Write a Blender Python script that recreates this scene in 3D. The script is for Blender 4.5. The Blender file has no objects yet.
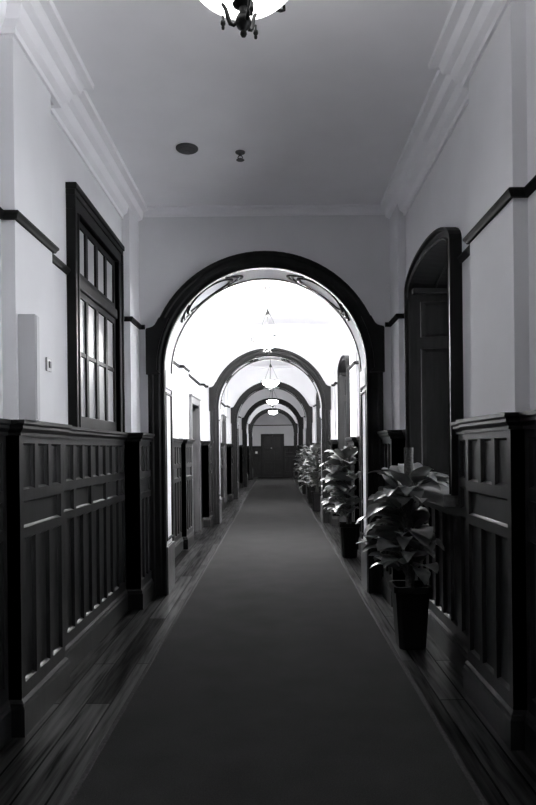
import bpy, bmesh, math, random
from math import pi, sin, cos, sqrt, radians
from mathutils import Vector, Matrix
random.seed(7)
SC = bpy.context.scene
COL = SC.collection

# ------------------------------------------------------------------ materials
def new_mat(name):
    m = bpy.data.materials.new(name); m.use_nodes = True
    nt = m.node_tree
    return m, nt, nt.nodes['Principled BSDF']

def mat_plain(name, col, rough=0.5, metal=0.0, noise=0.0, nscale=8.0, bump=0.0, bscale=200.0, stretch=None, spec=0.5):
    m, nt, b = new_mat(name)
    b.inputs['Roughness'].default_value = rough
    b.inputs['Metallic'].default_value = metal
    b.inputs['Specular IOR Level'].default_value = spec
    tc = nt.nodes.new('ShaderNodeTexCoord')
    mp = nt.nodes.new('ShaderNodeMapping')
    nt.links.new(tc.outputs['Object'], mp.inputs['Vector'])
    if stretch: mp.inputs['Scale'].default_value = stretch
    n = nt.nodes.new('ShaderNodeTexNoise'); n.inputs['Scale'].default_value = nscale
    n.inputs['Detail'].default_value = 5
    nt.links.new(mp.outputs['Vector'], n.inputs['Vector'])
    r = nt.nodes.new('ShaderNodeValToRGB')
    lo = [c * (1 - noise) for c in col]; hi = [min(1, c * (1 + noise)) for c in col]
    r.color_ramp.elements[0].position = 0.3; r.color_ramp.elements[1].position = 0.7
    r.color_ramp.elements[0].color = (*lo, 1); r.color_ramp.elements[1].color = (*hi, 1)
    nt.links.new(n.outputs['Fac'], r.inputs['Fac'])
    nt.links.new(r.outputs['Color'], b.inputs['Base Color'])
    if bump:
        n2 = nt.nodes.new('ShaderNodeTexNoise'); n2.inputs['Scale'].default_value = bscale
        nt.links.new(mp.outputs['Vector'], n2.inputs['Vector'])
        bp = nt.nodes.new('ShaderNodeBump'); bp.inputs['Strength'].default_value = bump
        bp.inputs['Distance'].default_value = 0.01
        nt.links.new(n2.outputs['Fac'], bp.inputs['Height'])
        nt.links.new(bp.outputs['Normal'], b.inputs['Normal'])
    return m

PLASTER = mat_plain('plaster', (0.74, 0.74, 0.758), 0.9, noise=0.03, nscale=2.5, bump=0.05, bscale=60, spec=0.2)
CEILING = mat_plain('ceiling_paint', (0.90, 0.895, 0.92), 0.95, noise=0.02, nscale=3, spec=0.1)
WOOD = mat_plain('dark_stained_wood', (0.0135, 0.0135, 0.0135), 0.42, noise=0.4, nscale=3.5, bump=0.04, bscale=30, stretch=(6, 6, 0.7), spec=0.18)
CASING = mat_plain('dark_casing_wood', (0.009, 0.009, 0.009), 0.48, noise=0.3, nscale=5, spec=0.16)
SILLW = mat_plain('worn_sill_wood', (0.15, 0.15, 0.15), 0.35, noise=0.4, nscale=4, stretch=(5, 1, 5))
DOORW = mat_plain('door_wood', (0.006, 0.006, 0.006), 0.45, spec=0.25, noise=0.3, nscale=3, stretch=(6, 6, 0.7))
GREYW = mat_plain('paler_varnished_wood', (0.06, 0.06, 0.062), 0.35, noise=0.35, nscale=3.5, stretch=(6, 6, 0.7))
STONE = mat_plain('plinth_wood', (0.075, 0.075, 0.077), 0.4, noise=0.4, nscale=14)
METAL = mat_plain('lamp_bronze', (0.006, 0.006, 0.006), 0.45, spec=0.12, noise=0.1)
BRASS = mat_plain('pale_brass', (0.5, 0.5, 0.5), 0.3, metal=1.0, noise=0.1)
PLASTIC = mat_plain('dull_detector_plastic', (0.07, 0.07, 0.075), 0.6, noise=0.05)
BOXP = mat_plain('box_paint', (0.55, 0.55, 0.57), 0.7, noise=0.04, nscale=3)
SWITCHP = mat_plain('switch_plastic', (0.42, 0.42, 0.43), 0.5, noise=0.1, nscale=40)
POT = mat_plain('black_glazed_pot', (0.004, 0.004, 0.004), 0.5, noise=0.1, spec=0.2)
SOIL = mat_plain('soil', (0.02, 0.02, 0.02), 0.95, noise=0.5, nscale=40, bump=0.5)
MOSS = mat_plain('coir_pole', (0.06, 0.06, 0.058), 0.95, noise=0.5, nscale=60, bump=0.6, bscale=90)
STEM = mat_plain('plant_stem', (0.09, 0.095, 0.09), 0.5, noise=0.2)
LEAF = mat_plain('glossy_leaf', (0.20, 0.204, 0.20), 0.33, noise=0.45, nscale=9)

SASHW = mat_plain('dull_sash_wood', (0.016, 0.016, 0.016), 0.6, noise=0.3, nscale=6, spec=0.15)
RAILM = mat_plain('matt_black_rail', (0.009, 0.009, 0.009), 0.65, noise=0.3, nscale=5, spec=0.12)
def carpet_mat():
    m, nt, b = new_mat('grey_carpet')
    b.inputs['Roughness'].default_value = 1.0; b.inputs['Specular IOR Level'].default_value = 0.02
    tc = nt.nodes.new('ShaderNodeTexCoord')
    n = nt.nodes.new('ShaderNodeTexNoise'); n.inputs['Scale'].default_value = 160; n.inputs['Detail'].default_value = 3
    n2 = nt.nodes.new('ShaderNodeTexNoise'); n2.inputs['Scale'].default_value = 3.0; n2.inputs['Detail'].default_value = 6
    nt.links.new(tc.outputs['Object'], n.inputs['Vector']); nt.links.new(tc.outputs['Object'], n2.inputs['Vector'])
    mx = nt.nodes.new('ShaderNodeMix'); mx.data_type = 'FLOAT'; mx.inputs[0].default_value = 0.35
    nt.links.new(n.outputs['Fac'], mx.inputs[2]); nt.links.new(n2.outputs['Fac'], mx.inputs[3])
    r = nt.nodes.new('ShaderNodeValToRGB')
    r.color_ramp.elements[0].position = 0.35; r.color_ramp.elements[1].position = 0.65
    r.color_ramp.elements[0].color = (0.0200, 0.0199, 0.0198, 1); r.color_ramp.elements[1].color = (0.034, 0.0338, 0.0336, 1)
    nt.links.new(mx.outputs[0], r.inputs['Fac']); nt.links.new(r.outputs['Color'], b.inputs['Base Color'])
    bp = nt.nodes.new('ShaderNodeBump'); bp.inputs['Strength'].default_value = 0.5; bp.inputs['Distance'].default_value = 0.006
    nt.links.new(n.outputs['Fac'], bp.inputs['Height']); nt.links.new(bp.outputs['Normal'], b.inputs['Normal'])
    return m
CARPET = carpet_mat()

def floor_mat():
    m, nt, b = new_mat('floorboards')
    b.inputs['Specular IOR Level'].default_value = 0.15
    tc = nt.nodes.new('ShaderNodeTexCoord')
    mp = nt.nodes.new('ShaderNodeMapping'); mp.inputs['Rotation'].default_value = (0, 0, pi / 2)
    nt.links.new(tc.outputs['Object'], mp.inputs['Vector'])
    br = nt.nodes.new('ShaderNodeTexBrick')
    br.inputs['Color1'].default_value = (0.005, 0.005, 0.005, 1)
    br.inputs['Color2'].default_value = (0.030, 0.030, 0.030, 1)
    br.inputs['Mortar'].default_value = (0.002, 0.002, 0.002, 1)
    br.inputs['Scale'].default_value = 1.0
    br.inputs['Brick Width'].default_value = 1.9
    br.inputs['Row Height'].default_value = 0.15
    br.inputs['Mortar Size'].default_value = 0.006
    br.offset = 0.37
    nt.links.new(mp.outputs['Vector'], br.inputs['Vector'])
    n = nt.nodes.new('ShaderNodeTexNoise'); n.inputs['Scale'].default_value = 3; n.inputs['Detail'].default_value = 8
    mp2 = nt.nodes.new('ShaderNodeMapping'); mp2.inputs['Scale'].default_value = (11, 0.6, 1)
    nt.links.new(tc.outputs['Object'], mp2.inputs['Vector']); nt.links.new(mp2.outputs['Vector'], n.inputs['Vector'])
    mx = nt.nodes.new('ShaderNodeMix'); mx.data_type = 'RGBA'; mx.blend_type = 'MULTIPLY'; mx.inputs[0].default_value = 1.0
    nt.links.new(br.outputs['Color'], mx.inputs[6])
    r = nt.nodes.new('ShaderNodeValToRGB'); r.color_ramp.elements[0].color = (0.15, 0.15, 0.15, 1)
    r.color_ramp.elements[0].position = 0.3; r.color_ramp.elements[1].position = 0.75
    nt.links.new(n.outputs['Fac'], r.inputs['Fac']); nt.links.new(r.outputs['Color'], mx.inputs[7])
    nt.links.new(mx.outputs[2], b.inputs['Base Color'])
    sp = nt.nodes.new('ShaderNodeMapRange'); sp.inputs[1].default_value = 0.003; sp.inputs[2].default_value = 0.026
    sp.inputs[3].default_value = 0.02; sp.inputs[4].default_value = 0.42
    nt.links.new(mx.outputs[2], sp.inputs[0]); nt.links.new(sp.outputs[0], b.inputs['Specular IOR Level'])
    rr = nt.nodes.new('ShaderNodeMapRange'); rr.inputs[3].default_value = 0.45; rr.inputs[4].default_value = 0.22
    nt.links.new(n.outputs['Fac'], rr.inputs[0]); nt.links.new(rr.outputs[0], b.inputs['Roughness'])
    bp = nt.nodes.new('ShaderNodeBump'); bp.inputs['Strength'].default_value = 0.3; bp.inputs['Distance'].default_value = 0.004
    nt.links.new(br.outputs['Fac'], bp.inputs['Height']); bp.invert = True
    nt.links.new(bp.outputs['Normal'], b.inputs['Normal'])
    return m
FLOORM = floor_mat()

def glass_mat(name, t):
    m = bpy.data.materials.new(name); m.use_nodes = True
    nt = m.node_tree; nt.nodes.clear()
    out = nt.nodes.new('ShaderNodeOutputMaterial'); mix = nt.nodes.new('ShaderNodeMixShader')
    tr = nt.nodes.new('ShaderNodeBsdfTransparent'); gl = nt.nodes.new('ShaderNodeBsdfGlossy'); fr = nt.nodes.new('ShaderNodeFresnel')
    tr.inputs['Color'].default_value = (t, t, t, 1); gl.inputs['Roughness'].default_value = 0.02
    nt.links.new(fr.outputs[0], mix.inputs[0]); nt.links.new(tr.outputs[0], mix.inputs[1]); nt.links.new(gl.outputs[0], mix.inputs[2])
    nt.links.new(mix.outputs[0], out.inputs['Surface'])
    return m
GLASS = [glass_mat('first_bay_dimming_glass', .56), glass_mat('clear_window_glass', .95), glass_mat('third_bay_dimming_glass', .6), glass_mat('fourth_bay_dimming_glass', .25), glass_mat('fifth_bay_dimming_glass', .5)]  # tint per bay added only to set how much daylight enters
FROST = mat_plain('obscured_grey_glass', (0.42, 0.42, 0.425), 0.4, noise=0.2, nscale=2.0, spec=0.4)

def lamp_mat(name, strength):
    m, nt, b = new_mat(name)
    b.inputs['Base Color'].default_value = (0.8, 0.8, 0.8, 1)
    b.inputs['Roughness'].default_value = 0.4
    b.inputs['Emission Color'].default_value = (1, 1, 1, 1)
    b.inputs['Emission Strength'].default_value = strength
    return m

# ------------------------------------------------------------------ mesh helper
class MB:
    def __init__(self): self.v = []; self.f = []
    def add(self, vs, fs):
        o = len(self.v); self.v += [tuple(p) for p in vs]
        self.f += [tuple(i + o for i in f) for f in fs]
        return self
    def quad(self, a, b, c, d): return self.add([a, b, c, d], [(0, 1, 2, 3)])
    def box(self, x0, x1, y0, y1, z0, z1):
        vs = [(x, y, z) for x in (x0, x1) for y in (y0, y1) for z in (z0, z1)]
        return self.add(vs, [(0, 1, 3, 2), (4, 6, 7, 5), (0, 4, 5, 1), (2, 3, 7, 6), (0, 2, 6, 4), (1, 5, 7, 3)])
    def loft(self, rings, closed=True, caps=True):
        n = len(rings[0]); vs = [p for r in rings for p in r]; fs = []
        for i in range(len(rings) - 1):
            for j in range(n if closed else n - 1):
                k = (j + 1) % n
                fs.append((i * n + j, i * n + k, (i + 1) * n + k, (i + 1) * n + j))
        if caps and closed:
            fs.append(tuple(range(n - 1, -1, -1))); fs.append(tuple((len(rings) - 1) * n + j for j in range(n)))
        return self.add(vs, fs)
    def tube(self, pts, r, n=8, caps=True):
        pts = [Vector(p) for p in pts]; rings = []
        up = Vector((0.13, 0.27, 0.95)).normalized()
        for i, p in enumerate(pts):
            t = (pts[min(i + 1, len(pts) - 1)] - pts[max(i - 1, 0)]).normalized()
            a = t.cross(up)
            if a.length < 1e-3: a = t.cross(Vector((1, 0, 0)))
            a.normalize(); b = t.cross(a).normalized(); up = a.cross(t).normalized() if a.cross(t).length > 1e-3 else up
            rr = r[i] if isinstance(r, (list, tuple)) else r
            rings.append([p + (a * cos(2 * pi * k / n) + b * sin(2 * pi * k / n)) * rr for k in range(n)])
        return self.loft(rings, True, caps)
    def lathe(self, prof, c=(0, 0, 0), n=24):
        rings = [[(c[0] + r * cos(2 * pi * k / n), c[1] + r * sin(2 * pi * k / n), c[2] + z) for k in range(n)] for r, z in prof]
        return self.loft(rings, True, False)
    def prism(self, poly, fn, d0, d1):
        a = [fn(p[0], p[1], d0) for p in poly]; b = [fn(p[0], p[1], d1) for p in poly]
        return self.loft([a, b], True, True)
    def build(self, name, mat, parent=None, smooth=False, bevel=0.0, loc=None):
        me = bpy.data.meshes.new(name)
        me.from_pydata(self.v, [], self.f); me.update()
        bm = bmesh.new(); bm.from_mesh(me)
        bmesh.ops.recalc_face_normals(bm, faces=bm.faces); bm.to_mesh(me); bm.free()
        if smooth:
            for p in me.polygons: p.use_smooth = True
            me.set_sharp_from_angle(angle=radians(40))
        o = bpy.data.objects.new(name, me); COL.objects.link(o)
        me.materials.append(mat)
        if parent is not None: o.parent = parent
        if loc: o.location = loc
        if bevel:
            bv = o.modifiers.new('bevel', 'BEVEL'); bv.width = bevel; bv.segments = 2; bv.limit_method = 'ANGLE'
        return o

def sweep(mb, path, prof, side):
    """Sweep closed profile [(offset into corridor, z)] along a plan path for the left wall (side=-1) or the right (+1).
    path is given as (distance from the corridor's middle, y)."""
    P = [Vector((-a, y)) for a, y in path]           # as for the left wall
    rings = []
    for i, p in enumerate(P):
        d0 = (P[i] - P[i - 1]).normalized() if i > 0 else None
        d1 = (P[i + 1] - P[i]).normalized() if i < len(P) - 1 else None
        if d0 is None: d0 = d1
        if d1 is None: d1 = d0
        n0 = Vector((d0.y, -d0.x)); n1 = Vector((d1.y, -d1.x))
        m = (n0 + n1) / (1 + n0.dot(n1))
        rings.append([((p.x + m.x * o) * (-side), p.y + m.y * o, z) for o, z in prof])
    mb.loft(rings, True, True)

def panelboard(mb, O, U, V, N, w, h, rects, depth=0.020, ch=0.012):
    """A board w x h with sunk, chamfered rectangular panels."""
    O, U, V, N = Vector(O), Vector(U).normalized(), Vector(V).normalized(), Vector(N).normalized()
    us = sorted(set([0, w] + [r[0] for r in rects] + [r[1] for r in rects]))
    vs = sorted(set([0, h] + [r[2] for r in rects] + [r[3] for r in rects]))
    P = lambda u, v, d=0: O + U * u + V * v + N * d
    for i in range(len(us) - 1):
        for j in range(len(vs) - 1):
            cu, cv = (us[i] + us[i + 1]) / 2, (vs[j] + vs[j + 1]) / 2
            if any(r[0] < cu < r[1] and r[2] < cv < r[3] for r in rects): continue
            mb.quad(P(us[i], vs[j]), P(us[i + 1], vs[j]), P(us[i + 1], vs[j + 1]), P(us[i], vs[j + 1]))
    for a, b, c, d in rects:
        o = [(a, c), (b, c), (b, d), (a, d)]; m = [(a + .004, c + .004), (b - .004, c + .004), (b - .004, d - .004), (a + .004, d - .004)]
        q = [(a + ch, c + ch), (b - ch, c + ch), (b - ch, d - ch), (a + ch, d - ch)]
        for k in range(4):
            l = (k + 1) % 4
            mb.quad(P(*o[k]), P(*o[l]), P(*m[l], -depth * .45), P(*m[k], -depth * .45))
            mb.quad(P(*m[k], -depth * .45), P(*m[l], -depth * .45), P(*q[l], -depth), P(*q[k], -depth))
        mb.quad(*[P(*t, -depth) for t in q])

def tag(o, label, cat, group=None, kind=None):
    o['label'] = label; o['category'] = cat
    if group: o['group'] = group
    if kind: o['kind'] = kind
    return o
def empty(name, loc=(0, 0, 0)):
    o = bpy.data.objects.new(name, None); COL.objects.link(o); o.location = loc; o.empty_display_size = 0.1
    return o
def struct(o, label, cat): return tag(o, label, cat, None, 'structure')

# ------------------------------------------------------------------ dimensions
EYE = 1.5; CEIL = 3.99
S = 6.3; A0 = 6.58
ARCH = [A0 + S * k for k in range(5)]
END = 34.3; BACK = -2.5
PIER, BAY = 1.30, 1.375            # plaster faces
WPIER, WBAY, WPED = 1.26, 1.33, 1.19   # wainscot faces
OUT = 1.97
RIN, SPR = 1.04, 2.33             # arch opening
RAILZ = 2.774
AT = 0.50                         # arch wall thickness (incl. casing stand-off)
ORD = ['first', 'second', 'third', 'fourth', 'fifth', 'last']
def where(k): return 'before the first arch' if k == 0 else ('beyond the fifth arch' if k == 5 else 'between the %s and %s arches' % (ORD[k - 1], ORD[k]))
trim_no = [0]
def trim_name():
    trim_no[0] += 1
    return 'trim_%d' % trim_no[0]

# niche windows on the right (centre y), doors / window on the left
NH, NSPR, NRISE = 0.66, 2.90, 0.14      # opening half width, springing, rise
SILLZ = 1.17
def bay_range(k):
    y0 = BACK if k == 0 else ARCH[k - 1] + AT
    y1 = ARCH[k] + .04 if k < 5 else END
    return y0, y1
NICHES = {k: [2.0 + S * k, 5.11 + S * k] for k in range(5)}
def ell(yc, hw, spr, rise, n=20):
    return [(yc - hw * cos(pi * i / n), spr + rise * sin(pi * i / n)) for i in range(n + 1)]

def sheet(mb, X, y0, y1, z0, z1, opening=None):
    """wall sheet at x = X; opening = (arc points, bottom z)"""
    q = lambda a, b, c, d: mb.quad((X, a, c), (X, b, c), (X, b, d), (X, a, d))
    if not opening: q(y0, y1, z0, z1); return
    arc, zb = opening; ya, yb = arc[0][0], arc[-1][0]
    q(y0, ya, z0, z1); q(yb, y1, z0, z1)
    if zb > z0: q(ya, yb, z0, zb)
    for (a, za), (b, zb2) in zip(arc, arc[1:]):
        mb.quad((X, a, za), (X, b, zb2), (X, b, z1), (X, a, z1))

WIN_Y = (4.66, 5.85, 1.64, 3.225)            # left window opening
def door_y(k): return (4.42 + S * k, 5.43 + S * k, 0.0, 2.28)
def rect_open(y0, y1, z0, z1): return ([(y0, z1), (y1, z1)], z0)

# ------------------------------------------------------------------ shell
m = MB(); m.box(-OUT, OUT, BACK - .1, END + .1, -0.12, 0.0)
struct(m.build('floor', FLOORM), 'dark worn floorboards running along both edges of the carpet', 'floor')
m = MB(); m.box(-OUT, OUT, BACK - .1, END + .1, CEIL, CEIL + .12)
struct(m.build('ceiling', CEILING), 'flat pale grey plaster ceiling over the whole corridor', 'ceiling')

def plaster_path(k, side):
    y0, y1 = bay_range(k); p = []
    pa, pb = (3.45, 4.03) if side < 0 else (3.22, 3.93)
    if k > 0:
        p += [(PIER, y0), (PIER, y0 + .38), (BAY, y0 + .38)]
    else: p += [(BAY, y0)]
    if k < 5:
        o = S * k
        p += [(BAY, pa + o), (PIER, pa + o), (PIER, pb + o), (BAY, pb + o), (BAY, y1 - .42), (PIER, y1 - .42), (PIER, y1)]
    else: p += [(BAY, y1)]
    return p
def wood_path(k, side):
    y0, y1 = bay_range(k); p = []
    pa, pb = (3.38, 4.08) if side < 0 else (3.18, 3.93)
    if k > 0: p += [(WPED, y0), (WPED, y0 + .5), (WBAY, y0 + .5)]
    else: p += [(WBAY, y0)]
    if k < 5:
        o = S * k
        p += [(WBAY, pa + o), (WPIER, pa + o), (WPIER, pb + o), (WBAY, pb + o), (WBAY, y1 - .57), (WPED, y1 - .57), (WPED, y1)]
    else: p += [(WBAY, y1)]
    return p

for side in (-1, 1):
    m = MB()
    for k in range(6):
        p = plaster_path(k, side)
        for (a, ya), (b, yb) in zip(p, p[1:]):
            if abs(yb - ya) < 1e-6:
                m.quad((side * a, ya, 0), (side * b, ya, 0), (side * b, ya, CEIL), (side * a, ya, CEIL)); continue
            ops = []
            if a == BAY and k < 5:
                if side < 0:
                    r = WIN_Y if k == 0 else door_y(k)
                    if ya < r[0] and r[1] < yb: ops = [rect_open(*r)]
                else:
                    for c in NICHES[k]:
                        if ya < c - NH and c + NH < yb: ops = [(ell(c, NH, NSPR, NRISE), SILLZ)]
            sheet(m, side * a, ya, yb, 0, CEIL, ops[0] if ops else None)
    # outer face
    if side < 0: m.box(-OUT - .1, -OUT, BACK - .1, END + .1, -.1, CEIL + .1)
    else:
        cs = sorted(c for k in NICHES for c in NICHES[k])
        cuts = [BACK - .1] + [(a + b) / 2 for a, b in zip(cs, cs[1:])] + [END + .1]
        for i, c in enumerate(cs):
            sheet(m, OUT, cuts[i], cuts[i + 1], -.1, CEIL + .1, (ell(c, NH - .1, NSPR - .02, NRISE - .05), SILLZ + .03))
    struct(m.build('wall_left' if side < 0 else 'wall_right', PLASTER),
           ('pale plaster wall with shallow piers, along the left of the corridor, holding the paned window' if side < 0 else
            'pale plaster wall with shallow piers, along the right of the corridor, holding the arched niches'), 'wall')
m = MB(); m.box(-OUT, OUT, END, END + .1, -.1, CEIL + .1)
struct(m.build('wall_end', PLASTER), 'plain plaster wall closing the far end of the corridor around the dark door', 'wall')
m = MB(); m.box(-OUT, OUT, BACK - .1, BACK, -.1, CEIL + .1)
struct(m.build('wall_rear', PLASTER), 'plaster wall closing the corridor behind the viewer', 'wall')

# ------------------------------------------------------------------ wainscot, rails, cornices
CAPP = [(-.12, 1.668), (.045, 1.668), (.045, 1.648), (.034, 1.638), (.034, 1.622), (.014, 1.602), (.014, 1.585), (-.004, 1.585), (-.12, 1.585)]
BASEP = [(-.06, 0), (.022, 0), (.022, .145), (.014, .160), (.014, .172), (.0, .19), (-.06, .19)]
RAILP = [(-.02, -.024), (.018, -.024), (.024, -.010), (.034, .002), (.034, .014), (.026, .021), (-.02, .021)]
CORN = [(-.02, 3.745), (.018, 3.745), (.022, 3.775), (.055, 3.80), (.068, 3.84), (.075, 3.865), (.115, 3.885), (.128, 3.93), (.135, 3.945), (.182, 3.955), (.186, 3.99), (-.02, 3.99)]
CORN2 = [(-.02, 3.91), (.012, 3.91), (.016, 3.93), (.05, 3.95), (.06, 3.965), (.09, 3.972), (.09, 3.99), (-.02, 3.99)]

def board_rects(w, n, top, hz=True):
    st = .05; pw = (w - st) / n; R = []
    for i in range(n):
        a, b = st * .5 + i * pw + st * .5, st * .5 + (i + 1) * pw - st * .5 + st * .0
        R.append((a, b, .265, 1.035 if top > 1.3 else top - .09))
        if top > 1.3: R.append((a, b, 1.295, 1.545))
    if top > 1.3:
        g = 2 if n >= 4 else n
        i = 0
        while i < n:
            j = min(i + g, n)
            R.append((st + i * pw, j * pw, 1.09, 1.235)); i = j
    return R

for side in (-1, 1):
    sn = 'left' if side < 0 else 'right'
    for k in range(6):
        path = wood_path(k, side)
        root = empty(trim_name(), (0, bay_range(k)[0], 0))
        struct(root, 'dark panelled wood wainscot on the %s wall %s' % (sn, where(k)), 'wainscot')
        inv = Matrix.Translation((0, -bay_range(k)[0], 0))
        gaps = []
        if k < 5:
            if side < 0 and k > 0: r = door_y(k); gaps = [(r[0] - .13, r[1] + .13, 0)]
            if side > 0: gaps = [(c - NH - .11, c + NH + .11, SILLZ - .06) for c in NICHES[k]]
        mb = MB()
        for (a, ya), (b, yb) in zip(path, path[1:]):
            if abs(yb - ya) < 1e-6:
                mb.quad((side * a, ya, 0), (side * b, ya, 0), (side * b, ya, 1.62), (side * a, ya, 1.62)); continue
            segs = []; cur = ya
            for g0, g1, gt in gaps:
                if g0 >= ya - .01 and g1 <= yb + .01:
                    if g0 - cur > .01: segs.append((cur, g0, 1.62))
                    if gt: segs.append((g0, g1, gt))
                    cur = g1
            if yb - cur > .01: segs.append((cur, yb, 1.62))
            for s0, s1, top in segs:
                w = s1 - s0; n = max(1, round(w / .225))
                R = board_rects(w, n, top) if w > .12 else []
                panelboard(mb, (side * a, s0, 0), (0, 1, 0), (0, 0, 1), (-side, 0, 0), w, top, R)
                for yy in (s0, s1):
                    mb.quad((side * a, yy, 0), (side * (BAY + .02), yy, 0), (side * (BAY + .02), yy, top), (side * a, yy, top))
                mb.quad((side * a, s0, top), (side * (BAY + .02), s0, top), (side * (BAY + .02), s1, top), (side * a, s1, top))
        o = mb.build('panelling', WOOD, root); o.matrix_parent_inverse = inv
        # cap and baseboard runs
        def runs(gs):
            out = []; cur = []
            for i, (a, y) in enumerate(path):
                if i > 0 and abs(path[i - 1][1] - y) > 1e-6:
                    for g0, g1, gt in gs:
                        if g0 >= path[i - 1][1] - .01 and g1 <= y + .01:
                            cur.append((a, g0)); out.append(cur); cur = [(a, g1)]
                cur.append((a, y))
            out.append(cur)
            return [[p for j, p in enumerate(r) if j == 0 or (Vector(p) - Vector(r[j - 1])).length > 1e-4] for r in out]
        mb = MB()
        for r in runs(gaps):
            if len(r) > 1: sweep(mb, r, CAPP, side)
        o = mb.build('cap_moulding', WOOD, root); o.matrix_parent_inverse = inv
        mb = MB()
        for r in runs([g for g in gaps if g[2] == 0]):
            if len(r) > 1: sweep(mb, r, BASEP, side)
        o = mb.build('baseboard', WOOD, root); o.matrix_parent_inverse = inv
        # picture rail (interrupted by the openings), returning along the arch wall
        p = plaster_path(k, side)
        ext = ([(1.21, p[0][1])] if k > 0 else []) + p + ([(1.24, p[-1][1])] if k < 5 else [])
        path_backup, path = path, ext
        g2 = []
        if k < 5 and side < 0 and k == 0: g2 = [(WIN_Y[0] - .13, WIN_Y[1] + .13, 1)]
        if k < 5 and side > 0: g2 = [(c - NH - .09, c + NH + .09, 1) for c in NICHES[k]]
        mb = MB()
        for r in runs(g2):
            if len(r) > 1: sweep(mb, r, [(o_, RAILZ + z) for o_, z in RAILP], side)
        path = path_backup
        struct(mb.build(trim_name(), RAILM), 'narrow black picture rail on the %s wall %s' % (sn, where(k)), 'picture rail')
        y0, y1 = bay_range(k)
        pa, pb = (3.45, 4.17) if side < 0 else (3.22, 3.98)
        cp = [(BAY, y0), (BAY, y1)] if k == 5 else [(BAY, y0), (BAY, pa + S * k), (PIER, pa + S * k), (PIER, pb + S * k), (BAY, pb + S * k), (BAY, y1)]
        mb = MB(); sweep(mb, cp, CORN, side)
        struct(mb.build(trim_name(), CEILING), 'stepped plaster cornice along the %s wall %s' % (sn, where(k)), 'cornice')

# ------------------------------------------------------------------ arches
def arch_path(n=40):
    L = [('s', -1, 0.0), ('s', -1, 2.28)]
    L += [('a', pi - pi * i / n) for i in range(n + 1)]
    L += [('s', 1, 2.28), ('s', 1, 0.0)]
    return L
def arch_pt(t, r):
    if t[0] == 's': return (t[1] * r, t[2])
    return (r * cos(t[1]), SPR + r * sin(t[1]))
def arch_band(mb, sec):
    mb.loft([[(arch_pt(t, r)[0], y, arch_pt(t, r)[1]) for r, y in sec] for t in arch_path()], True, True)

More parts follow.
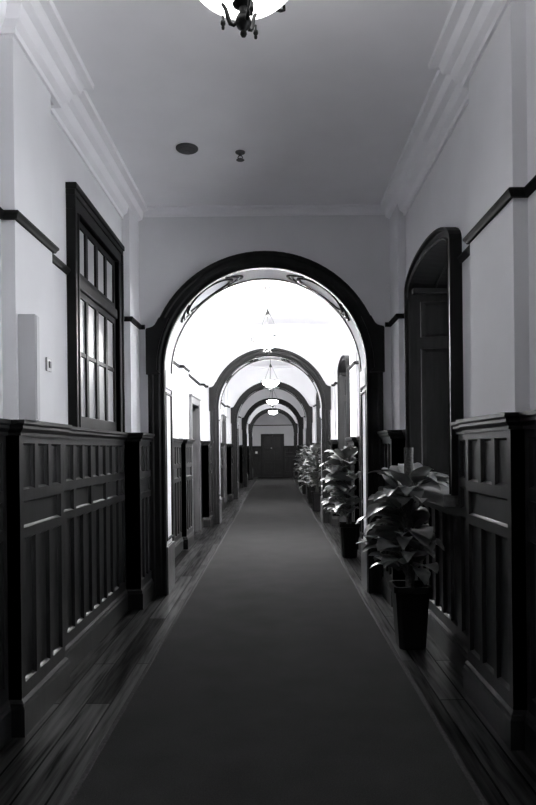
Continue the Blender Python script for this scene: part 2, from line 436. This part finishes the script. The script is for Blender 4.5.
for k, A in enumerate(ARCH):
    w0, w1 = A + .04, A + AT
    RW = RIN + .012
    mb = MB()
    for y in (w0, w1):
        n = 40
        arc = [(-RW, 0)] + [(RW * cos(pi - pi * i / n), SPR + RW * sin(pi - pi * i / n)) for i in range(n + 1)] + [(RW, 0)]
        for s in (-1, 1): mb.quad((s * RW, y, 0), (s * 1.5, y, 0), (s * 1.5, y, CEIL), (s * RW, y, CEIL))
        for (xa, za), (xb, zb) in zip(arc[1:-1], arc[2:-1]):
            mb.quad((xa, y, za), (xb, y, zb), (xb, y, CEIL), (xa, y, CEIL))
    mb.loft([[(x, w0, z) for x, z in arc], [(x, w1, z) for x, z in arc]], False, False)
    struct(mb.build('wall_%s_arch' % ORD[k], PLASTER), 'plaster cross wall pierced by the %s arch from the viewer' % ORD[k], 'wall')
    root = empty(trim_name(), (0, A, 0)); inv = Matrix.Translation((0, -A, 0))
    struct(root, 'round-headed dark wood surround of the %s arch from the viewer' % ORD[k], 'arch surround')
    def P(mb, name, mat, smooth=False, bevel=0):
        o = mb.build(name, mat, root, smooth, bevel); o.matrix_parent_inverse = inv; return o
    for f, (ya, sg) in enumerate(((w0, -1), (w1, 1))):
        d = lambda t: ya + sg * t
        sec = [(RIN, d(-.03)), (RIN, d(.026)), (RIN + .018, d(.034)), (RIN + .03, d(.026)), (RIN + .045, d(.026)), (RIN + .06, d(.036)),
               (RIN + .11, d(.036)), (RIN + .125, d(.052)), (RIN + .155, d(.056)), (RIN + .168, d(.046)), (RIN + .168, d(0)), (RIN + .02, d(-.005)), (RIN + .02, d(-.03))]
        mb = MB(); arch_band(mb, sec); P(mb, 'casing', CASING)
        for s in (-1, 1):
            poly = [(1.07, 2.28), (1.225, 2.28), (1.225, 2.735), (1.217, 2.752), (1.185, 2.758), (1.155, 2.768), (1.132, 2.787), (1.112, 2.82), (1.09, 2.86)]
            poly += [(1.12 * cos(radians(t)), SPR + 1.12 * sin(radians(t))) for t in (28, 21, 14, 7, 0)]
            poly = [(s * x, z) for x, z in poly]
            mb = MB(); mb.prism(poly, lambda x, z, y: (x, y, z), d(0), d(.062)); P(mb, 'shoulder_block', CASING)
    # soffit bead, oval mouldings, imposts, jamb panels, plinths
    for s in (-1, 1):
        mb = MB(); x0, x1 = sorted((s * (RIN - .008), s * (RIN + .03))); mb.box(x0, x1, w0 + .02, w1 - .02, 2.15, 2.335); P(mb, 'impost', BOXP, bevel=.006)
        mb = MB()
        xa, xb = sorted((s * (RIN - .004), s * (RIN + .03)))
        ya, yb = w0 + .045, w1 - .045
        for (a, b, c, e) in ((ya, ya + .022, .55, 2.11), (yb - .022, yb, .55, 2.11), (ya, yb, .55, .575), (ya, yb, 2.085, 2.11)):
            mb.box(xa, xb, a, b, c, e)
        P(mb, 'jamb_panel_moulding', CASING, bevel=.004)
        mb = MB(); x0, x1 = sorted((s * (RIN - .012), s * (RIN + .03))); mb.box(x0, x1, w0 + .005, w1 - .005, 0, .50); P(mb, 'plinth', STONE, bevel=.006)
        yc = (w0 + w1) / 2; tc = pi / 2 + s * -radians(36)
        mb = MB(); pts = []; rad = []
        NN = 48
        def on(t, y, r=RIN + .006): return (r * cos(t), y, SPR + r * sin(t))
        ring = [on(tc + radians(16) * cos(2 * pi * i / NN), yc + .165 * sin(2 * pi * i / NN)) for i in range(NN + 1)]
        rr = [.010 + .012 * abs(cos(2 * pi * i / NN)) ** 6 for i in range(NN + 1)]
        mb.tube(ring, rr, 8)
        for e in (-1, 1):
            for q, wd in ((20.0, .13), (22.5, .10)):
                c = [on(tc + e * radians(q - 7 * (u / 1.0) ** 2), yc + wd * u * 1.25) for u in [i / 8 - 1 for i in range(17)]]
                mb.tube(c, [.006 + .011 * (1 - abs(i / 8 - 1)) for i in range(17)], 8)
        P(mb, 'oval_moulding', CASING, True)
    for y, r in ((w1 - .03, .014), (w0 + .03, .010)):
        pass
    # small cornice on the cross wall
    for f, (yy, sg) in enumerate(((w0, -1), (w1, 1))):
        mb = MB()
        mb.loft([[(x, yy + sg * o, z) for o, z in CORN2] for x in (-PIER, PIER)], True, True)
        struct(mb.build(trim_name(), CEILING), 'thin plaster cornice over the %s arch, on its %s face' % (ORD[k], 'near' if f == 0 else 'far'), 'cornice')

# ------------------------------------------------------------------ left window
root = empty('window_1', (-BAY, 5.1, 1.64)); inv = Matrix.Translation((BAY, -5.1, -1.64))
struct(root, 'tall dark wood paned window above the wainscot on the left wall', 'window')
def PW(mb, name, mat, parent=root, bevel=0):
    o = mb.build(name, mat, parent, False, bevel)
    o.matrix_parent_inverse = inv if parent is root else Matrix.Identity(4)
    return o
y0, y1, z0, z1 = WIN_Y
mb = MB()
for a, b in ((y0 - .12, y0), (y1, y1 + .14)):
    mb.box(-BAY - .02, -1.322, a, b, z0 + .02, z1)
mb.box(-BAY - .02, -1.322, y0 - .12, y1 + .14, z1, z1 + .10)
mb.box(-BAY - .02, -1.310, y0 - .122, y1 + .142, z1 + .10, z1 + .14)
mb.box(-BAY - .02, -1.298, y0 - .126, y1 + .146, z1 + .14, z1 + .185)
for a, b in ((y0 - .12, y0 - .09), (y1 + .105, y1 + .14)): mb.box(-1.33, -1.308, a, b, z0 + .02, z1 + .1)
for a, b in ((y0 - .03, y0), (y1, y1 + .03)): mb.box(-1.33, -1.314, a, b, z0 + .02, z1)
PW(mb, 'casing', CASING, bevel=.005)
mb = MB()   # recess lining
X1 = -1.43
for yy in (y0, y1): mb.quad((-1.325, yy, z0), (X1, yy, z0), (X1, yy, z1), (-1.325, yy, z1))
for zz in (z0, z1): mb.quad((-1.31, y0, zz), (X1, y0, zz), (X1, y1, zz), (-1.31, y1, zz))
PW(mb, 'lining', WOOD)
xa, xb = -1.415, -1.355
cols = 4; cw = (y1 - y0 - .06) / cols
def sash(name, za, zb, rows, bot, barx):
    mb = MB(); h = zb - za
    mb.box(barx[0], barx[1], y0, y0 + .05, za, zb); mb.box(barx[0], barx[1], y1 - .05, y1, za, zb)
    mb.box(barx[0], barx[1], y0 + .05, y1 - .05, za, za + bot); mb.box(barx[0], barx[1], y0 + .05, y1 - .05, zb - .05, zb)
    for c in range(1, cols):
        wd = .036 if c == 2 else .03
        yy = y0 + .03 + cw * c; mb.box(barx[0] + .005, barx[1], yy - wd, yy + wd, za + bot, zb - .05)
    for r in rows: mb.box(barx[0] + .008, barx[1] - .004, y0 + .05, y1 - .05, r - .018, r + .018)
    return PW(mb, name, SASHW, bevel=.004)
def pane(sa, ya, yb, za, zb, x):
    mb = MB(); mb.box(x, x + .005, ya, yb, za, zb)
    return mb.build('pane', FROST, sa)
up = sash('upper_sash', 2.785, z1, [], .05, (xa, xb))
lo = sash('lower_sash', z0, 2.70, [2.23], .12, (xa, xb))
mb = MB(); mb.box(-1.42, -1.335, y0, y1, 2.70, 2.785); PW(mb, 'transom', SASHW, bevel=.008)
for c in range(cols):
    ya, yb = y0 + .03 + cw * c, y0 + .03 + cw * (c + 1)
    pane(up, ya, yb, 2.80, z1 - .02, -1.376)
    pane(lo, ya, yb, z0 + .05, 2.23, -1.376); pane(lo, ya, yb, 2.23, 2.67, -1.376)

# ------------------------------------------------------------------ niche windows on the right
wn = 1
for k in range(5):
    for i, c in enumerate(NICHES[k]):
        wn += 1
        root = empty('window_%d' % wn, (BAY, c, SILLZ)); inv = Matrix.Translation((-BAY, -c, -SILLZ))
        struct(root, 'dark wood arched window niche in the right wall, %s one %s' % ('nearer' if i == 0 else 'farther', where(k)), 'window')
        def PN(mb, name, mat, bevel=0, smooth=False):
            o = mb.build(name, mat, root, smooth, bevel); o.matrix_parent_inverse = inv; return o
        inn = ell(c, NH, NSPR, NRISE); outr = ell(c, NH + .10, NSPR + .02, NRISE + .075)
        inn2 = [(inn[0][0], SILLZ)] + inn + [(inn[-1][0], SILLZ)]
        out2 = [(outr[0][0], SILLZ)] + outr + [(outr[-1][0], SILLZ)]
        mb = MB()
        rings = []
        for (a, za), (b, zb) in zip(inn2, out2):
            L = lambda t: (a + (b - a) * t, za + (zb - za) * t)
            rings.append([(1.46, *L(.02)), (1.305, *L(0)), (1.295, *L(.12)), (1.31, *L(.25)), (1.31, *L(.68)), (1.288, *L(.78)), (1.288, *L(1)), (BAY + .02, *L(1)), (BAY + .02, *L(.02))])
        mb.loft(rings, True, True)
        PN(mb, 'casing', CASING)
        # splayed lining
        hw2, sp2, ri2 = NH - .10, NSPR - .02, NRISE - .05
        far = ell(c, hw2, sp2, ri2)
        mb = MB()
        # jamb panels
        dx = OUT - 1.32; Lw = sqrt(dx * dx + .01)
        for s in (-1, 1):
            O = (1.32, c + s * NH, SILLZ); U = (dx, -s * .10, 0); Nn = (-.10, -s * dx, 0)
            h = NSPR - SILLZ
            panelboard(mb, O, U, (0, 0, 1), Nn, Lw, h, [(.09, Lw - .13, .08, 1.22), (.09, Lw - .13, 1.32, h - .09)], depth=.03, ch=.03)
        mb.loft([[(1.32, y, z) for y, z in inn], [(OUT, y, z - (.02 if 0 else 0)) for y, z in far]], False, False)
        mb.quad((1.32, c - NH, NSPR), (OUT, c - hw2, NSPR), (OUT, c - hw2, sp2), (1.32, c - NH, NSPR - .02))
        PN(mb, 'lining', WOOD)
        mb = MB()
        for t in (.33, .78):
            mb.tube([(1.32 + dx * t, a + (b - a) * t, za + (zb - za) * t) for (a, za), (b, zb) in zip(inn, far)], .012, 6)
        for s in (-1, 1): mb.box(1.33, OUT - .02, min(c + s * (NH - .03), c + s * (NH - .105)), max(c + s * (NH - .03), c + s * (NH - .105)) , NSPR - .03, NSPR + .012)
        PN(mb, 'soffit_moulding', WOOD, smooth=True)
        mb = MB(); mb.box(1.245, OUT, c - NH - .04, c + NH + .04, SILLZ - .085, SILLZ + .005); PN(mb, 'sill', SILLW, bevel=.012)
        # sash at the outer face
        mb = MB(); X0, X1_ = OUT - .10, OUT - .04
        gin = ell(c, hw2 - .07, sp2 - .03, ri2 - .02); gout = ell(c, hw2 + .03, sp2 + .01, ri2 + .01)
        ii = [(gin[0][0], SILLZ + .09)] + gin + [(gin[-1][0], SILLZ + .09)]
        oo = [(gout[0][0], SILLZ)] + gout + [(gout[-1][0], SILLZ)]
        mb.loft([[(X0, a, za), (X0, b, zb), (X1_, b, zb), (X1_, a, za)] for (a, za), (b, zb) in zip(ii, oo)], True, True)
        mb.box(X0, X1_, c - hw2, c + hw2, SILLZ, SILLZ + .09)
        mb.box(X0, X1_, c - .03, c + .03, SILLZ + .05, sp2 + ri2 - .04)
        mb.box(X0, X1_, c - hw2 + .02, c + hw2 - .02, 2.40, 2.47)
        mb.box(X0 + .01, X1_ - .01, c - hw2 + .02, c + hw2 - .02, 1.80, 1.83)
        fr = PN(mb, 'sash', WOOD)
        mb = MB(); pl = [(gout[0][0] + .01, SILLZ)] + [(a, z - .01) for a, z in gout[1:-1]] + [(gout[-1][0] - .01, SILLZ)]
        mb.prism(pl, lambda y, z, x: (x, y, z), OUT - .072, OUT - .068)
        o = mb.build('pane', GLASS[k], fr)

# ------------------------------------------------------------------ doors
def door_mesh(root, inv, fn, w, h, two, mat=DOORW):
    pass
dn = 0
for k in range(1, 5):
    dn += 1
    y0, y1, z0, z1 = door_y(k)
    root = empty('door_%d' % dn, (-BAY, (y0 + y1) / 2, 0)); inv = Matrix.Translation((BAY, -(y0 + y1) / 2, 0))
    struct(root, 'dark panelled door in a grey casing on the left wall %s' % where(k), 'door')
    def PD(mb, name, mat, bevel=0, parent=root):
        o = mb.build(name, mat, parent, False, bevel)
        if parent is root: o.matrix_parent_inverse = inv
        return o
    mb = MB()
    for a, b in ((y0 - .12, y0), (y1, y1 + .12)): mb.box(-BAY - .14, -1.285, a, b, 0, z1); 
    mb.box(-BAY - .14, -1.285, y0 - .12, y1 + .12, z1, z1 + .12)
    mb.box(-BAY, -1.265, y0 - .135, y1 + .135, z1 + .12, z1 + .15)
    PD(mb, 'casing', GREYW, .006)
    mb = MB()
    w = y1 - y0
    R = [(.11, w / 2 - .05, .25, .85), (w / 2 + .05, w - .11, .25, .85), (.11, w / 2 - .05, 1.05, 2.12), (w / 2 + .05, w - .11, 1.05, 2.12)]
    panelboard(mb, (-1.455, y0, 0), (0, 1, 0), (0, 0, 1), (1, 0, 0), w, z1, R)
    leaf = PD(mb, 'leaf', DOORW)
    mb = MB(); mb.lathe([(0, 0), (.022, 0), (.022, .008), (.009, .012), (.009, .04), (.026, .05), (.026, .065), (0, .078)], (0, 0, 0), 16)
    mb.v = [(-1.455 + z, y0 + .07 + x, 1.0 + y) for x, y, z in mb.v]
    PD(mb, 'knob', BRASS, parent=leaf)
# end door with its wainscot
root = empty('door_%d' % (dn + 1), (-.04, END, 0)); inv = Matrix.Translation((.04, -END, 0))
struct(root, 'dark double door closing the far end of the corridor', 'door')
def PE(mb, name, mat, bevel=0, parent=root):
    o = mb.build(name, mat, parent, False, bevel)
    if parent is root: o.matrix_parent_inverse = inv
    return o
DX0, DX1, DH = -.57, .49, 2.22
mb = MB()
for a, b in ((DX0 - .09, DX0), (DX1, DX1 + .09)): mb.box(a, b, END - .08, END + .02, 0, DH)
mb.box(DX0 - .09, DX1 + .09, END - .08, END + .02, DH, DH + .09)
PE(mb, 'casing', CASING, .006)
for s, (a, b) in enumerate(((DX0, (DX0 + DX1) / 2 - .003), ((DX0 + DX1) / 2 + .003, DX1))):
    w = b - a; mb = MB()
    panelboard(mb, (a, END - .04, 0), (1, 0, 0), (0, 0, 1), (0, -1, 0), w, DH, [(.09, w - .09, .2, .8), (.09, w - .09, .95, 1.45), (.09, w - .09, 1.58, 2.1)])
    lf = PE(mb, 'leaf', DOORW)
    if s == 0:
        mb = MB(); mb.lathe([(0, 0), (.04, 0), (.04, .01), (.014, .015), (.014, .045), (.04, .06), (.034, .085), (0, .095)], (0, 0, 0), 16)
        mb.v = [(b - .06 + x, END - .04 - z, 1.55 + y) for x, y, z in mb.v]
        PE(mb, 'knob', BRASS, parent=lf)
mb = MB(); mb.box((DX0 + DX1) / 2 - .02, (DX0 + DX1) / 2 + .02, END - .052, END - .036, .02, DH - .02); PE(mb, 'cover_strip', DOORW)
root = empty(trim_name(), (0, END, 0)); inv = Matrix.Translation((0, -END, 0))
struct(root, 'dark panelled wood wainscot on the end wall either side of the far door', 'wainscot')
mb = MB(); m2 = MB()
for a, b in ((-BAY, DX0 - .09), (DX1 + .09, BAY)):
    w = b - a
    panelboard(mb, (a, END - .05, 0), (1, 0, 0), (0, 0, 1), (0, -1, 0), w, 1.62, board_rects(w, 3, 1.62))
    m2.loft([[(x, END - .05 - o, z) for o, z in CAPP] for x in (a, b)], True, True)
    m2.loft([[(x, END - .05 - o, z) for o, z in BASEP] for x in (a, b)], True, True)
o = mb.build('panelling', WOOD, root); o.matrix_parent_inverse = inv
o = m2.build('cap_and_base_moulding', WOOD, root); o.matrix_parent_inverse = inv
mb = MB(); mb.loft([[(x, END - o, RAILZ + z) for o, z in RAILP] for x in (-BAY, BAY)], True, True)
struct(mb.build(trim_name(), CASING), 'narrow black picture rail on the end wall above the far door', 'picture rail')

# ------------------------------------------------------------------ carpet
mb = MB(); mb.box(-.80, .95, -2.3, 33.9, 0, .012)
o = mb.build('carpet_runner', CARPET, bevel=.004)
BIND = mat_plain('carpet_binding', (0.038, 0.038, 0.038), 0.9, noise=0.3, nscale=60, spec=0.05)
for xa, xb in ((-.812, -.785), (.935, .962)):
    mb = MB(); mb.box(xa, xb, -2.3, 33.9, 0, .015); mb.build('binding', BIND, o, bevel=.004)
tag(o, 'long plain grey carpet runner laid down the middle of the corridor', 'carpet')

# ------------------------------------------------------------------ pendants
def pendant(x, y, strength, bulb, label):
    root = empty('pendant_lamp', (x, y, CEIL))
    tag(root, label, 'lamp', 'glass bowl pendant lamps down the corridor')
    zc = -CEIL
    R = .205; zr = 3.20 + zc; zb = 3.055 + zc
    mb = MB(); mb.lathe([(0, 0), (.065, 0), (.065, -.015), (.045, -.03), (.018, -.045), (0, -.045)], n=24); mb.build('canopy', METAL, root, True)
    mb = MB(); mb.tube([(0, 0, -.04), (0, 0, zr + .41)], .007, 8)
    mb.tube([(0, 0, zr + .36), (0, 0, zb - .03)], .006, 8)
    mb.build('rod', METAL, root, True)
    hz = zr + .40
    mb = MB(); mb.lathe([(0, .05), (.012, .05), (.014, .03), (.03, .0), (.036, -.03), (.03, -.045), (.012, -.055), (0, -.055)], (0, 0, hz), 16); mb.build('hub', METAL, root, True)
    bowl_prof = [(.018, zb)] + [(R * sin(pi / 2 * i / 12), zr - (zr - zb) * cos(pi / 2 * i / 12)) for i in range(1, 13)]
    inner = [(r - .005 if r > .02 else r, z + .005) for r, z in reversed(bowl_prof)]
    mb = MB(); mb.lathe(bowl_prof + inner, n=40); mb.build('bowl', lamp_mat('lit_opal_glass', strength), root, True)
    mb = MB(); mb.lathe([(0, -.04), (.025, -.033), (.036, -.012), (.036, .012), (.025, .033), (0, .04)], (.05, 0, zr - .06), 16); mb.build('bulb', lamp_mat('lit_bulb', bulb), root, True)
    mb = MB()
    mb.lathe([(R - .004, zr - .008), (R + .008, zr - .008), (R + .012, zr), (R + .008, zr + .008), (R - .004, zr + .008), (R - .004, zr - .008)], n=40); mb.build('rim_band', METAL, root, True)
    mb = MB(); mb.lathe([(0, .012), (.036, .008), (.038, .002), (.03, -.004), (.014, -.008), (.013, -.03), (.02, -.036), (.027, -.05), (.028, -.064), (.022, -.078), (.011, -.086), (.008, -.09), (.011, -.096), (.012, -.102), (.008, -.110), (0, -.113)], (0, 0, zb), 20)
    mb.build('finial', METAL, root, True)
    for q in range(3):
        a = radians(100 + 120 * q); ca, sa = cos(a), sin(a)
        mb = MB(); mb.tube([(.028 * ca, .028 * sa, hz - .01), (R * ca, R * sa, zr)], .0035, 6); mb.build('chain', METAL, root, True)
        a = radians(175 + 120 * q); ca, sa = cos(a), sin(a)
        prof = [(.024, zb - .06), (.034, zb - .068), (.046, zb - .062), (.054, zb - .04), (.062, zb - .01), (.074, zb + .010)]
        mb = MB(); mb.tube([(r * ca, r * sa, z) for r, z in prof], [.006, .007, .008, .008, .007, .006], 8)
        arm = mb.build('scroll_arm', METAL, root, True)
        mb = MB(); mb.lathe([(0, .03), (.004, .028), (.005, .012), (.008, .008), (.009, -.002), (.005, -.010), (.006, -.014), (.005, -.02), (0, -.022)], (.072 * ca, .072 * sa, zb - .06), 10)
        mb.build('drop', METAL, arm, True)
        mb = MB(); mb.tube([(R * ca, R * sa, zr), ((R + .025) * ca, (R + .025) * sa, zr + .02), ((R + .05) * ca, (R + .05) * sa, zr + .012), ((R + .052) * ca, (R + .052) * sa, zr - .02), ((R + .03) * ca, (R + .03) * sa, zr - .035), ((R - .004) * ca, (R - .004) * sa, zr - .05)], .006, 8)
        mb.build('rim_scroll', METAL, root, True)
    return root
LAMPS = [(-.005, 2.24, 5.0, 500.0, 'glowing glass bowl pendant nearest the viewer, cut by the top edge of the photo'),
         (.0, 9.85, 560.0, 150.0, 'glowing glass bowl pendant hanging just behind the first arch, its chains and rod visible'),
         (.0, 16.1, 300.0, 60.0, 'glowing glass bowl pendant seen through the second arch'),
         (.02, 22.4, 70.0, 40.0, 'glowing glass bowl pendant seen through the third arch'),
         (.02, 28.7, 230.0, 40.0, 'farthest glowing glass bowl pendant, hanging before the fifth arch')]
for a in LAMPS: pendant(*a)

# ------------------------------------------------------------------ small fittings
root = empty('smoke_detector', (-.61, 5.28, CEIL)); tag(root, 'round dark smoke detector on the ceiling, the larger of two fittings', 'smoke detector')
mb = MB(); mb.lathe([(0, 0), (.092, 0), (.092, -.008), (.086, -.014), (.07, -.017), (.066, -.024), (.03, -.028), (0, -.028)], n=32); mb.build('housing', PLASTIC, root, True)
mb = MB(); mb.lathe([(0, -.027), (.022, -.028), (.02, -.032), (0, -.033)], n=16); mb.build('test_button', PLASTIC, root, True)
root = empty('sprinkler_head', (-.175, 5.36, CEIL)); tag(root, 'small dark sprinkler head on the ceiling to the right of the smoke detector', 'sprinkler')
mb = MB(); mb.lathe([(0, 0), (.042, 0), (.04, -.008), (.015, -.012), (.012, -.03), (0, -.03)], n=20); mb.build('escutcheon', PLASTIC, root, True)
mb = MB()
for s in (-1, 1): mb.tube([(s * .008, 0, -.028), (s * .02, 0, -.045), (s * .008, 0, -.065)], .004, 6)
mb.build('frame_arm', METAL, root, True)
mb = MB(); mb.lathe([(0, -.062), (.032, -.064), (.034, -.068), (0, -.07)], n=20); mb.build('deflector', PLASTIC, root, True)

root = empty('wall_box', (-PIER, 3.50, 1.668)); tag(root, 'tall pale grey box standing on the wainscot cap against the left pier', 'box')
mb = MB(); mb.box(0, .095, -.025, .025, 0, .58); mb.build('casing_body', BOXP, root, bevel=.004)
mb = MB(); mb.box(.095, .101, -.021, .021, .008, .572); mb.build('cover', BOXP, root, bevel=.002)
root = empty('light_switch', (-PIER, 3.93, 1.99)); tag(root, 'small square light switch on the left plaster wall beside the paned window', 'switch')
mb = MB(); mb.box(0, .012, -.042, .042, 0, .084); mb.build('plate', SWITCHP, root, bevel=.004)
mb = MB(); mb.box(.012, .018, -.014, .014, .022, .062); mb.build('rocker', PLASTIC, root, bevel=.002)
root = empty('light_switch', (-.91, END - .062, 1.26)); tag(root, 'tiny pale switch plate on the far wainscot beside the end door', 'switch')
mb = MB(); mb.box(-.06, .06, -.012, .02, 0, .12); mb.build('plate', BRASS, root, bevel=.004)

# ------------------------------------------------------------------ potted plants
def leaf_blade(mb, base, az, pitch, L, W, droop, rnd):
    """a broad pointed leaf, folded at its midrib and arching down"""
    nL, ws = 9, (-1, -.55, 0, .55, 1)
    d = Vector((cos(az), sin(az), 0)); sd = Vector((-sin(az), cos(az), 0))
    p = Vector(base); ang = pitch; rows = []; tw = rnd.uniform(-.35, .35)
    for i in range(nL):
        t = i / (nL - 1)
        w = W * (sin(pi * min(1, t ** .62 * .985 + .0)) ** .8) if 0 < t < 1 else W * (.10 if t == 0 else .02)
        fwd = d * cos(ang) + Vector((0, 0, 1)) * sin(ang); upv = -d * sin(ang) + Vector((0, 0, 1)) * cos(ang)
        s2 = sd * cos(tw) + upv * sin(tw); u2 = upv * cos(tw) - sd * sin(tw)
        wav = .06 * sin(t * 9 + az * 3)
        rows.append([p + s2 * (w * .5 * q) + u2 * (abs(q) ** 1.2 * w * (.11 + wav * (1 if q > 0 else -1))) for q in ws])
        p = p + fwd * (L / (nL - 1)); ang -= droop / (nL - 1) * (0.6 + t)
    mb.loft(rows, False, False)

def pot_mesh(mb, wt=.25, wb=.20, h=.47):
    def sq(w, z, c=.03):
        a = w / 2; return [(a - c, -a, z), (a, -a + c, z), (a, a - c, z), (a - c, a, z), (-a + c, a, z), (-a, a - c, z), (-a, -a + c, z), (-a + c, -a, z)]
    mb.loft([sq(wb - .01, 0), sq(wb, .012), sq(wt, h - .05), sq(wt + .03, h - .045), sq(wt + .03, h), sq(wt - .005, h), sq(wt - .03, h - .06)], True, True)

def make_plant(seed, loc, label, n=60, top=1.36, rad=.30, pole=1.5, bias=None, lift=0.0):
    rnd = random.Random(seed)
    root = empty('potted_plant', loc); tag(root, label, 'plant', 'potted plants along the right side')
    mb = MB(); pot_mesh(mb); mb.build('pot', POT, root)
    mb = MB(); mb.lathe([(0, .435), (.08, .432), (.10, .425)], n=16); mb.build('soil', SOIL, root)
    mb = MB(); mb.tube([(0, 0, .42 + (pole - .42) * i / 12) for i in range(13)], [.035 + .003 * rnd.uniform(-1, 1) for i in range(13)], 12); mb.build('moss_pole', MOSS, root, True)
    fo, st = MB(), MB()
    for i in range(n):
        t = (i + .5) / n
        z = .52 + (top - .55) * t + rnd.uniform(-.03, .03)
        az = i * 2.39996 + rnd.uniform(-.5, .5)
        if bias is not None and rnd.random() < .4: az = bias + rnd.uniform(-.8, .8)
        prof = .62 + .38 * sin(pi * min(1, t * .9 + .12))
        r = rad * prof * rnd.uniform(.55, 1.0) * .62
        b = Vector((.03 * cos(az), .03 * sin(az), z)); e = Vector((r * cos(az), r * sin(az), z + rnd.uniform(.02, .12) + lift))
        L = rnd.uniform(.19, .30) * (1.12 if seed == 3 else 1); W = L * rnd.uniform(.52, .70)
        for tr in range(30):
            lf = MB()
            leaf_blade(lf, e, az + rnd.uniform(-.5, .5), rnd.uniform(.1, .8) + (.3 if t > .9 else 0), L, W, rnd.uniform(.7, 1.6), rnd)
            mxx = max(v[0] for v in lf.v) + loc[0]; mnz = min(v[2] for v in lf.v); mxz = max(v[2] for v in lf.v)
            if mnz > .49 and (mxx < 1.235 or (mxx < (1.40 if seed == 3 else 1.27) and (mnz > 1.185 or (mxx < 1.30 and mxz < 1.075)))): break
            az += .9; r *= .96
            b = Vector((.03 * cos(az), .03 * sin(az), z)); e = Vector((r * cos(az), r * sin(az), e.z))
        else: continue
        fo.add(lf.v, lf.f); mid = (b + e) / 2 + Vector((0, 0, .035))
        st.tube([b, mid, e], .0045, 5)
    st.build('stem', STEM, root, True); fo.build('foliage', LEAF, root, True)
    return root
make_plant(3, (1.12 - .02, 4.84, 0), 'potted leafy plant nearest the viewer, before the first arch, a bare pole above its leaves', 150, 1.20, .25, 1.50, bias=-.4)
make_plant(11, (1.10, 8.84, 0), 'potted leafy plant just behind the right jamb of the first arch, its leaves brightly lit', 150, 1.38, .32, 1.40)
make_plant(23, (1.09, 15.4, 0), 'potted leafy plant framed by the second arch, largest of the far cluster', 66, 1.44, .36, 1.40)
make_plant(31, (1.09, 17.6, 0), 'potted leafy plant in the far cluster, just behind the one framed by the second arch', 60, 1.44, .36, 1.38)
make_plant(41, (1.09, 21.3, 0), 'farthest potted leafy plant, at the back of the far cluster beyond the third arch', 56, 1.42, .36, 1.36)

# ------------------------------------------------------------------ world (overcast daylight through the right windows)
w = bpy.data.worlds.new('overcast_sky'); SC.world = w; w.use_nodes = True
nt = w.node_tree; bg = nt.nodes['Background']
bg.inputs['Color'].default_value = (0.93, 0.95, 1.0, 1); bg.inputs['Strength'].default_value = 40.0

# ------------------------------------------------------------------ camera
cam = bpy.data.cameras.new('camera'); co = bpy.data.objects.new('camera', cam); COL.objects.link(co)
cam.sensor_fit = 'VERTICAL'; cam.sensor_height = 24.0; cam.lens = 640 / 805 * 24.0
cam.shift_y = (449 - 402.5) / 805; cam.shift_x = -(275 - 268) / 805
cam.clip_start = 0.05; cam.clip_end = 200
co.matrix_world = Matrix.Translation((.09, 0, EYE)) @ Matrix.Rotation(pi / 2, 4, 'X') @ Matrix.Rotation(radians(-.6), 4, 'Z')
SC.camera = co
vs = SC.view_settings
vs.view_transform = 'Standard'; vs.look = 'None'; vs.gamma = 1.0; vs.exposure = 0.0; vs.use_curve_mapping = False
SC.cycles.max_bounces = 10; SC.cycles.diffuse_bounces = 6; SC.cycles.transparent_max_bounces = 12
